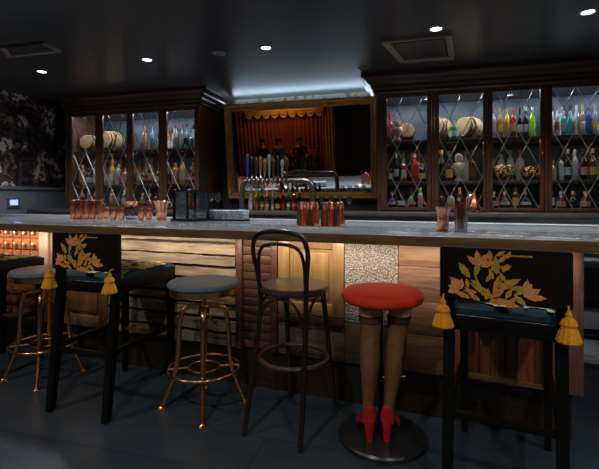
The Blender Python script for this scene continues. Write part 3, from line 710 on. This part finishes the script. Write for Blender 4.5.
# (x, z, length, width, angle deg) on a 438 x 168 px panel, measured from its top-left; y down
SPRAY = {'g': [(175, 158, 60, 20, 135), (95, 95, 62, 26, 125), (118, 85, 50, 20, 85), (186, 78, 62, 26, 95), (196, 118, 70, 26, 28), (140, 150, 90, 9, 110), (150, 150, 70, 8, 140), (165, 155, 85, 8, 62), (240, 140, 50, 14, 35), (243, 140, 45, 20, -40), (135, 120, 40, 16, 150), (150, 105, 36, 14, 60), (215, 100, 38, 14, 120), (205, 70, 34, 14, 60), (150, 130, 40, 16, 170), (120, 140, 44, 16, 175), (228, 120, 44, 18, 10), (170, 70, 50, 12, 80)],
         'o': [(98, 160, 62, 20, 160), (70, 120, 50, 18, 150), (175, 130, 60, 16, 70), (165, 40, 40, 20, 95), (190, 40, 36, 16, 40), (195, 55, 30, 16, -10), (175, 95, 40, 14, 110), (185, 108, 42, 24, -15), (160, 165, 70, 26, 5), (170, 150, 50, 24, 40), (200, 165, 55, 20, -8), (215, 150, 36, 18, 60), (182, 20, 34, 14, 30), (215, 28, 30, 14, 60), (200, 60, 34, 14, 20), (150, 160, 40, 20, 80), (185, 150, 36, 20, 100), (110, 150, 40, 16, 140), (90, 130, 36, 14, 100), (225, 160, 30, 16, 30), (130, 165, 40, 16, 150)],
         'p': [(128, 55, 50, 26, 60), (128, 55, 55, 24, 100), (128, 55, 52, 24, 20), (128, 55, 50, 22, 140), (60, 135, 45, 30, 130), (60, 135, 40, 26, 165), (60, 135, 38, 26, 80), (55, 130, 40, 24, 210), (272, 140, 55, 30, 30), (272, 140, 50, 26, 62), (278, 140, 60, 24, 0), (275, 135, 52, 26, 80)]}
def spray(parent, kx, kz, x0, ztop, y, sx=1):
    for c, lst in SPRAY.items():
        mb = MB()
        for i, (x, z, L, W, a) in enumerate(lst):
            leaf(mb, x0+x*kx*sx, ztop-z*kz, L*kz*.95, W*kz*.95, math.radians(a if sx > 0 else 180-a), y, y-.0012-.0001*i)
        mb.build('embroidery', LEAFC[c], parent, smooth=False)
def cushz(x, y):
    return .800+.016*(1-min(1, (abs(x)/.225)**2.5))*(1-min(1, (abs(y)/.285)**2.5))
def upholstered(label, loc, rz):
    t = thing('upholstered_bar_stool', label, 'bar stool', loc, rz, 'black framed upholstered bar stools')
    for s in (-1, 1):
        x = s*.205
        mb = MB(); prof = [(-.350, 0, .019), (-.320, .25, .021), (-.295, .50, .021), (-.272, .70, .021), (-.275, .80, .021), (-.285, 1.0, .018)]
        rows = [[mb.bm.verts.new((x+a*r, y+b*r, z)) for a, b in ((-1, -1), (1, -1), (1, 1), (-1, 1))] for y, z, r in prof]
        for a, b in zip(rows, rows[1:]):
            for i in range(4): mb.face([a[i], a[(i+1) % 4], b[(i+1) % 4], b[i]])
        mb.face(rows[0]); mb.face(rows[-1]); mb.build('rear_leg', M_black, t, smooth=False)
        mb = MB(); rows = [[mb.bm.verts.new((s*(.195-q)+a*r, .262+q+b*r, z)) for a, b in ((-1, -1), (1, -1), (1, 1), (-1, 1))] for z, r, q in ((0, .015, 0), (.74, .021, 0))]
        for i in range(4): mb.face([rows[0][i], rows[0][(i+1) % 4], rows[1][(i+1) % 4], rows[1][i]])
        mb.face(rows[0]); mb.face(rows[1]); mb.build('front_leg', M_black, t, smooth=False)
        MB().bbox(x-.012, x+.012, -.29, .25, .355, .385, .003).build('stretcher', M_black, t)
    mb = MB().bbox(-.215, .215, -.285, -.255, .70, .765, .004).bbox(-.215, .215, .255, .285, .70, .765, .004).bbox(-.222, -.198, -.27, .27, .70, .765, .004).bbox(.198, .222, -.27, .27, .70, .765, .004)
    mb.build('seat_rail', M_black, t)
    MB().bbox(-.19, .19, -.325, -.305, .345, .375, .003).build('stretcher', M_black, t)
    MB().bbox(-.18, .18, .245, .265, .30, .325, .003).build('foot_rail', mat('brass foot rail', (.55, .33, .10), .35, .8), t)
    mb = MB(); n = 20; g = [[mb.bm.verts.new((-.218+.436*i/n, -.262+.545*j/n, cushz(-.218+.436*i/n, -.262+.545*j/n)-(.014 if i in (0, n) or j in (0, n) else 0))) for j in range(n+1)] for i in range(n+1)]
    for i in range(n):
        for j in range(n): mb.face([g[i][j], g[i+1][j], g[i+1][j+1], g[i][j+1]])
    ed = [g[i][0] for i in range(n+1)]+[g[n][j] for j in range(1, n+1)]+[g[i][n] for i in range(n-1, -1, -1)]+[g[0][j] for j in range(n-1, 0, -1)]
    low = [mb.bm.verts.new((v.co.x, v.co.y, .766)) for v in ed]
    for i in range(len(ed)): mb.face([ed[i], low[i], low[(i+1) % len(ed)], ed[(i+1) % len(ed)]])
    mb.face(low); cu = mb.build('cushion', M_seatfab, t)
    for c, sd in ((mat('pale green seat flowers', (.62, .72, .28), .8, 0, (.40, .50, .18), 80, spec=.1), 1), (mat('cream pink seat flowers', (.85, .66, .50), .8, 0, (.65, .36, .22), 80, spec=.1), 2)):
        mb = MB(); r2 = random.Random(sd)
        for cx, cy in ((-.11, -.13), (.10, -.16), (.02, .02), (-.13, .10), (.13, .09), (.02, .18), (.0, -.22), (-.15, -.02), (.13, -.05), (.16, .16), (.08, .23), (.17, .03), (.05, -.08), (.15, -.20)):
            cx += r2.uniform(-.03, .03); cy += r2.uniform(-.03, .03)
            for k in range(5):
                a = r2.uniform(0, 2*PI); L = r2.uniform(.045, .075); Wd = .028
                ps = []
                for tt_, ww in ((0, 0), (.3, .8), (.6, 1), (.85, .6), (1, 0), (.85, -.6), (.6, -1), (.3, -.8)):
                    X_ = cx+math.cos(a)*L*tt_-math.sin(a)*Wd*.5*ww; Y_ = cy+math.sin(a)*L*tt_+math.cos(a)*Wd*.5*ww
                    X_ = max(-.205, min(.205, X_)); Y_ = max(-.25, min(.265, Y_))
                    ps.append(mb.bm.verts.new((X_, Y_, cushz(X_, Y_)+.004+.0002*k)))
                mb.face(ps)
        mb.build('embroidery', c, cu, smooth=False)
    bk = MB().bbox(-.240, .240, -.312, -.262, .832, 1.052, .010, 3).build('backrest', M_backfab, t)
    spray(bk, .485/438, .215/168, -.226, 1.050, -.3125)
    MB().box(.0, .105, -.3135, -.3125, 1.024, 1.031).build('gold_trim', LEAFC['g'], bk, smooth=False)
    for s in (-1, 1):
        tx = s*.222
        mb = MB().lathe([(.004, .842), (.008, .832), (.012, .826), (.010, .816), (.022, .806), (.028, .790), (.024, .780), (.034, .755), (.042, .728), (.039, .723), (.010, .725)], c=(tx, -.342, 0), n=24, flute=.06, nf=12)
        ts = mb.build('tassel', M_tassel, t)
        MB().tube([(tx, -.342, .840), (tx, -.33, .852), (tx, -.305, .850)], .0035, 6).build('cord', M_tassel, ts)
    return t
def cw(x, d, z=0): a, b = c2w(x, d); return Vector((a, b, z))
def stool_at(x, d, dirx, dird): # position in camera space, facing direction in camera space
    a, b = c2w(x, d); fx, fy = c2w(dirx, dird); return (a, b, 0), math.atan2(-fx, fy)
# left stool: rear posts at seat level
dv = Vector((.353, .935)); wv = Vector((.935, -.353))
dv = Vector((.32, .947)); c_ = Vector((-1.165, 2.775))
loc, rz = stool_at(c_.x, c_.y, dv.x, dv.y)
upholstered('black bar stool with floral seat and tasselled back, left of the middle brass stool', loc, rz)
dv2 = Vector((.30, .953)); loc, rz = stool_at(-2.30, 3.14, dv2.x, dv2.y)
upholstered('black bar stool with floral seat at the left edge, before the small drawers', loc, rz)
dv = Vector((.445, .895)); wv = Vector((.895, -.445)); c_ = Vector((.650, 1.835))+wv*.205+dv*.255
loc, rz = stool_at(c_.x, c_.y, dv.x, dv.y)
upholstered('black bar stool with tasselled floral back nearest the right end of bar', loc, rz)

def brass_stool(label, loc, rz):
    t = thing('brass_bar_stool', label, 'bar stool', loc, rz, 'brass swivel bar stools')
    MB().lathe([(.185, .722), (.207, .724), (.215, .732), (.215, .745), (.206, .755), (.15, .7595), (.01, .760)], n=48).build('seat', M_bluele, t)
    MB().lathe([(.180, .686), (.202, .686), (.204, .721), (.180, .721)], n=40).build('seat_ring', M_brass, t)
    MB().lathe([(.016, .50), (.016, .722)], n=12).build('screw_post', M_brass, t)
    MB().lathe([(.02, .545), (.032, .56), (.034, .60), (.026, .615), (.02, .62)], n=16).build('hub', M_brass, t)
    MB().tube([(.02, -.02, .555), (.05, -.06, .535), (.075, -.09, .52)], [.006, .006, .009], 8).build('lever', M_brass, t)
    for k in range(4):
        a = k*PI/2; c, s = math.cos(a), math.sin(a)
        pts = [(.02, .60), (.075, .612), (.125, .585), (.142, .52), (.150, .36), (.160, .235), (.205, .11), (.245, .014)]
        lg = MB().tube([(r*c, r*s, z) for r, z in pts], [.012, .015, .016, .0155, .015, .0145, .014, .013], 10, smooth=2).build('leg', M_brass, t)
        MB().lathe([(.024, 0), (.025, .005), (.014, .013), (.010, .02)], c=(.248*c, .248*s, 0), n=14).build('foot', M_brass, lg)
        MB().tube([(.09*c, .09*s, .235), (.205*c, .205*s, .232)], .006, 8).build('spoke', M_brass, t)
    MB().ring((0, 0, .232), .212, .0085, 56, 10).build('foot_ring', M_brass, t)
    MB().ring((0, 0, .235), .092, .006, 36, 8).build('inner_ring', M_brass, t)
    return t
a, b = c2w(-.578, 2.575)
brass_stool('brass bar stool with round blue grey seat, left of the bentwood stool', (a, b, 0), math.radians(10)+TH)
a, b = c2w(-1.80, 3.0)
brass_stool('brass bar stool with blue grey seat partly hidden at the left', (a, b, 0), math.radians(20)+TH)

# bentwood stool
dv = Vector((.442, .897)); loc, rz = stool_at(-.030, 2.407, dv.x, dv.y)
t = thing('bentwood_bar_stool', 'dark bentwood bar stool with looped back and brown round seat', 'bar stool', loc, rz)
MB().lathe([(.165, .730), (.188, .732), (.199, .743), (.199, .762), (.192, .770), (.178, .772), (.162, .767), (.05, .762), (.01, .762)], n=56).build('seat', M_thseat, t)
def th(s): return [(.166*s, -.262, 0), (.158*s, -.215, .2), (.148*s, -.170, .42), (.138*s, -.138, .62), (.138*s, -.136, .74), (.150*s, -.152, .86)]
pts = th(-1)+[(-.170, -.170, .96), (-.152, -.182, 1.045), (-.085, -.190, 1.080), (.085, -.190, 1.080), (.152, -.182, 1.045), (.170, -.170, .96)]+th(1)[::-1]
MB().tube(pts, .0135, 12, smooth=3).build('rear_leg_hoop', M_thonet, t)
pts = [(-.140, -.146, .79), (-.140, -.156, .90), (-.125, -.170, .98), (-.07, -.178, 1.012), (.07, -.178, 1.012), (.125, -.170, .98), (.140, -.156, .90), (.140, -.146, .79)]
MB().tube(pts, .010, 10, smooth=3).build('inner_hoop', M_thonet, t)
for s in (-1, 1):
    MB().tube([(.150*s, .248, 0), (.142*s, .205, .2), (.134*s, .172, .45), (.118*s, .128, .735)], [.013, .014, .015, .016], 12, smooth=2).build('front_leg', M_thonet, t)
    MB().tube([(.148*s, -.150, .56), (.150*s, -.12, .66), (.150*s, -.06, .705), (.150*s, .0, .715)], .008, 8, smooth=2).build('brace', M_thonet, t)
    MB().tube([(.134*s, .16, .56), (.134*s, .12, .66), (.14*s, .07, .705), (.15*s, .02, .715)], .008, 8, smooth=2).build('brace', M_thonet, t)
MB().tube([(-.135, -.158, .56), (-.11, -.158, .66), (-.06, -.155, .705), (0, -.155, .715)], .008, 8, smooth=2).tube([(.135, -.158, .56), (.11, -.158, .66), (.06, -.155, .705), (0, -.155, .715)], .008, 8, smooth=2).build('brace', M_thonet, t)
MB().ring((0, -.004, .362), .192, .0125, 60, 12).build('foot_ring', mat('worn brown bentwood ring', (.10, .052, .042), .3, coat=.4), t)

# ================================================================ LEGS STOOL
a, b = c2w(.433, 2.224)
t = thing('mannequin_leg_stool', 'red velvet stool held by mannequin legs in stockings and red heels', 'bar stool', (a, b, 0), TH)
MB().lathe([(.215, 0), (.226, .004), (.228, .020), (.220, .029), (.18, .032), (.02, .034), (.018, .04)], n=64).build('base', M_disc, t)
MB().lathe([(.013, .034), (.013, .712)], n=14, c=(-.003, .03, 0)).build('pole', M_blackmet, t)
MB().tube([(-.003, .03, .30), (.13, .045, .30)], .007, 8).build('foot_peg', M_chrome, t)
MB().lathe([(.150, .713), (.188, .716), (.205, .726), (.213, .743), (.209, .762), (.192, .776), (.15, .785), (.08, .789), (.01, .790)], n=56).build('seat', M_red, t)
def hleg(sx_, xt, xa, fo, lab):
    def cx(z): k = (z-.16)/.52; return xa+(xt-xa)*k
    def sec(z, rx, ry, dy, g=0): return ((cx(z), dy, z), rx+g, ry+g)
    S = [(.712, .061, .062, .005), (.655, .0575, .059, .004), (.60, .0535, .055, .003), (.56, .0500, .052, .002), (.52, .0485, .052, -.004), (.47, .0495, .055, -.010), (.42, .0480, .054, -.012), (.37, .0435, .048, -.010), (.31, .0365, .040, -.006), (.25, .0300, .033, -.002), (.20, .0262, .030, .0), (.165, .0265, .032, .0), (.13, .027, .034, .006)]
    lg = MB().loft([sec(z, rx, ry, dy-.045) for z, rx, ry, dy in S], 24).build('leg', M_skin, t)
    lg['label'] = lab
    MB().loft([sec(z, rx, ry, dy-.045, .0012) for z, rx, ry, dy in S if z <= .66], 24, cap=False).build('stocking', M_stock, lg)
    MB().loft([((cx(.652), -.0408, .652), .0593, .0607), ((cx(.624), -.0412, .624), .0578, .0592)], 24, cap=False).build('stocking_top', mat('darker stocking top', (.10, .058, .032), .5), lg)
    k = lambda z, g: ((cx(z), -.0405, z), .0575+g, .059+g)
    MB().loft([k(.659, .0018), k(.649, .0022)], 24, cap=False).loft([((cx(.627), -.041, .627), .0575, .0588), ((cx(.619), -.0415, .619), .0568, .058)], 24, cap=False).build('stocking_welt', M_band, lg)
    # shoe: lofted slices along the foot
    M = Matrix.Translation((xa, -.045, .0335)) @ Matrix.Rotation(-fo, 4, 'Z')
    mb = MB(); secs = [(-.046, .10, .165, .018), (-.038, .085, .172, .031), (-.015, .078, .150, .036), (.03, .060, .105, .035), (.07, .030, .078, .034), (.10, .006, .064, .039), (.135, .001, .050, .040), (.165, .001, .036, .032), (.185, .003, .022, .014)]
    rows = []
    for y, z0, z1, w_ in secs:
        pr = [(-w_, z0+.004), (-w_*.8, z0), (w_*.8, z0), (w_, z0+.004), (w_*.98, z0*.4+z1*.6), (w_*.6, z1), (-w_*.6, z1), (-w_*.98, z0*.4+z1*.6)]
        rows.append([mb.bm.verts.new(M @ Vector((x, y, z))) for x, z in pr])
    for p, q in zip(rows, rows[1:]):
        for i in range(8): mb.face([p[i], p[(i+1) % 8], q[(i+1) % 8], q[i]])
    mb.face(rows[0]); mb.face(rows[-1])
    hs = [(0.0, -.042, .016, .014), (.03, -.041, .018, .016), (.07, -.037, .024, .020), (.105, -.028, .031, .028)]
    rr_ = [[mb.bm.verts.new(M @ Vector((wx*math.cos(k2*PI/4), yc+wy*math.sin(k2*PI/4), z))) for k2 in range(8)] for z, yc, wx, wy in hs]
    for p, q in zip(rr_, rr_[1:]):
        for i in range(8): mb.face([p[i], p[(i+1) % 8], q[(i+1) % 8], q[i]])
    mb.face(rr_[0]); mb.face(rr_[-1])
    sh = mb.build('shoe', M_redshoe, lg)
    return lg
hleg(-1, -.068, -.082, -.05, 'left mannequin leg in tan stocking and red high heel')
rg = hleg(1, .083, .022, .38, 'right mannequin leg in tan stocking and red high heel')
MB().ring((.022+.006, -.043, .188), .034, .0022, 28, 6).tube([(.05, -.055, .19), (.062, -.06, .17), (.055, -.062, .14), (.066, -.062, .125)], .0025, 6, smooth=1).build('ankle_chain', M_chrome, rg)

# ================================================================ ROOM SEEN IN THE MIRROR
def xm(px, Y):   # x of a point at depth Y behind the viewer seen in the mirror at column px
    r = ray(px); t_ = 4.78/r.y; return r.x*t_+r.x/r.y*(4.78-Y)
M_cur = mat('deep red curtain', (.34, .05, .022), .7, 0, (.20, .028, .014), 3)
M_gcur = mat('gold curtain', (.62, .30, .06), .6, 0, (.42, .19, .035), 4)
def curtain(label, x0, x1, y, z0, z1, m, n, amp, name='curtain', cat='curtain'):
    mb = MB(); N_ = n*8; f = []; bk = []
    for i in range(N_+1):
        x = x0+(x1-x0)*i/N_; yy = y+amp*math.sin(i/8*2*PI)
        f.append([mb.bm.verts.new((x, yy, z)) for z in (z0, z1)]); bk.append([mb.bm.verts.new((x, yy-.01, z)) for z in (z0, z1)])
    for i in range(N_):
        mb.face([f[i][0], f[i+1][0], f[i+1][1], f[i][1]]); mb.face([bk[i][1], bk[i+1][1], bk[i+1][0], bk[i][0]])
        mb.face([f[i][1], f[i+1][1], bk[i+1][1], bk[i][1]]); mb.face([f[i][0], bk[i][0], bk[i+1][0], f[i+1][0]])
    return tag(mb.build(name, m), label, cat)
CY = -4.7
curtain('deep red pleated curtain on the wall opposite the bar', xm(238, CY), xm(325, CY), CY, .02, 2.44, M_cur, 22, .03)
curtain('gold drape hanging at the end of the red curtain opposite the bar', xm(324, CY), xm(336, CY), CY+.12, .02, 2.4, M_gcur, 4, .03, 'drape')
vl = thing('valance', 'gold swagged valance across the red curtain opposite the bar', 'valance', (xm(286, CY+.2), CY+.20, 0))
for k in range(9):
    mb = MB(); x0, x1 = -1.4+k*.31, -1.4+(k+1)*.31-.002; n = 10; rows = []
    for i in range(n+1):
        u = i/n; x = x0+(x1-x0)*u; dep = .10+.14*math.sin(PI*u)
        rows.append([mb.bm.verts.new((x, .03*math.sin(v*PI)*math.sin(PI*u)+.02*math.cos(v*12), 2.20-dep*v)) for v in (0, .25, .5, .75, 1)])
    for a_, b_ in zip(rows, rows[1:]):
        for i in range(4): mb.face([a_[i], b_[i], b_[i+1], a_[i+1]])
    mb.build('swag', M_gcur, vl)
MB().box(-1.42, 1.4, -.05, -.025, 2.19, 2.24).build('pelmet', M_gold, vl, smooth=False)
light('curtain_fill', 'AREA', 14, (1, .62, .38), vl, (0, .7, 2.44), (math.radians(-30), 0, 0), 1.6, .3)  # unseen fill added to light the curtain and valance
bn = thing('booth_bench', 'dark upholstered bench along the curtain opposite the bar', 'bench', (xm(280, -4.1), -4.1, 0))
MB().bbox(-.95, 1.2, -.22, .22, .28, .415, .03, 3).build('seat', M_cur, bn)
MB().bbox(-.95, 1.2, -.40, -.24, .05, .85, .03, 3).build('backrest', M_cur, bn)
MB().box(-.93, 1.18, -.20, .16, 0, .279).build('base', M_black, bn, smooth=False)
def skin_mesh(name, V, E, rad, m, parent, lv=2):
    me = bpy.data.meshes.new(name); me.from_pydata([Vector(v) for v in V], E, []); o = bpy.data.objects.new(name, me); C.objects.link(o); o.parent = parent
    me.materials.append(m); md = o.modifiers.new('skin', 'SKIN'); 
    for i, r in enumerate(rad): me.skin_vertices[0].data[i].radius = (r, r) if not isinstance(r, tuple) else r
    me.skin_vertices[0].data[0].use_root = True; md.use_smooth_shade = True
    s = o.modifiers.new('sub', 'SUBSURF'); s.levels = lv; s.render_levels = lv
    return o
def person(label, x, y, rz, shirt, hair, lean=0):
    p = thing('person', label, 'person', (x, y, 0), rz)
    # seated, facing +y; seat at .45
    V = [(0, 0, .60), (0, -.01, .70), (0, -.01, .88), (0, 0, 1.02), (0, .01, 1.10), (0, .02, 1.20), (0, .02, 1.30),
         (.09, .06, .555), (.12, .42, .55), (.12, .45, .10), (.12, .56, .045), (-.09, .06, .555), (-.12, .42, .55), (-.12, .45, .10), (-.12, .56, .045),
         (.18, 0, .98), (.23, .06, .74), (.16, .28, .62), (.12, .34, .60), (-.18, 0, .98), (-.23, .06, .74), (-.16, .28, .62), (-.12, .34, .60)]
    E = [(0, 1), (1, 2), (2, 3), (3, 4), (4, 5), (5, 6), (0, 7), (7, 8), (8, 9), (9, 10), (0, 11), (11, 12), (12, 13), (13, 14), (3, 15), (15, 16), (16, 17), (17, 18), (3, 19), (19, 20), (20, 21), (21, 22)]
    rad = [.12, .115, .13, .09, .05, .075, .06, .085, .06, .04, .035, .085, .06, .04, .035, .05, .04, .03, .025, .05, .04, .03, .025]
    sk = mat('person skin', (.50, .30, .20), .5)
    skin_mesh('body', V, E, rad, sk, p)
    skin_mesh('shirt', [V[i] for i in (0, 1, 2, 3, 15, 16, 19, 20)], [(0, 1), (1, 2), (2, 3), (3, 4), (4, 5), (3, 6), (6, 7)], [.135, .13, .143, .105, .06, .05, .06, .05], shirt, p)
    skin_mesh('trousers', [(0, .0, .60), V[7], V[8], (.12, .45, .14), V[11], V[12], (-.12, .45, .14)], [(0, 1), (1, 2), (2, 3), (0, 4), (4, 5), (5, 6)], [.13, .10, .075, .055, .10, .075, .055], mat('dark trousers', (.02, .022, .03), .7), p)
    MB().lathe([(.045, -.09), (.088, -.03), (.098, .03), (.075, .075), (.02, .098)], c=(0, -.012, 1.262), n=16, sy=1.05).build('hair', hair, p)
    MB().lathe([(.002, -.02), (.012, -.012), (.006, .02)], c=(0, .112, 1.225), n=8).build('nose', sk, p)
    for s in (-1, 1):
        for k in range(5):
            a_ = (k-2)*.22; x0_ = s*.12+s*(k-2)*.014
            skin_mesh('finger', [(x0_, .35, .60), (x0_+.004*(k-2), .385+(.02 if k in (1, 2, 3) else 0), .595), (x0_+.006*(k-2), .41+(.015 if k in (1, 2, 3) else 0), .58)], [(0, 1), (1, 2)], [.009, .008, .007], sk, p, 1)
    return p
Mdark = mat('black shirt', (.012, .012, .014), .7); Mgrey = mat('grey blue shirt', (.10, .14, .19), .7)
H1 = mat('dark hair', (.02, .012, .008), .5)
person('seated person in black shirt reflected in mirror, leftmost of three', xm(263, -3.87), -3.87, .1, Mdark, H1)
person('seated person in grey blue shirt reflected in mirror, middle of three', xm(279, -3.87), -3.87, -.1, Mgrey, H1)
person('seated person in dark shirt reflected in mirror, rightmost of three', xm(300, -3.87), -3.87, -.2, mat('charcoal shirt', (.03, .035, .035), .7), H1)
# wall switch panel on the left wall
q = ray(12); yy = XL/q.x*q.y
t = thing('wall_control_screen', 'small lit blue control screen on the grey wall at the left', 'screen', (XL+.016, yy, 1.19))
MB().bbox(0, .012, -.08, .08, -.05, .06, .003).build('housing', solid('grey plastic', (.12, .12, .14), .4), t)
MB().box(.0121, .014, -.05, .05, -.015, .045).build('display', solid('lit display', (.35, .45, 1), .4, emit=1.3), t, smooth=False)
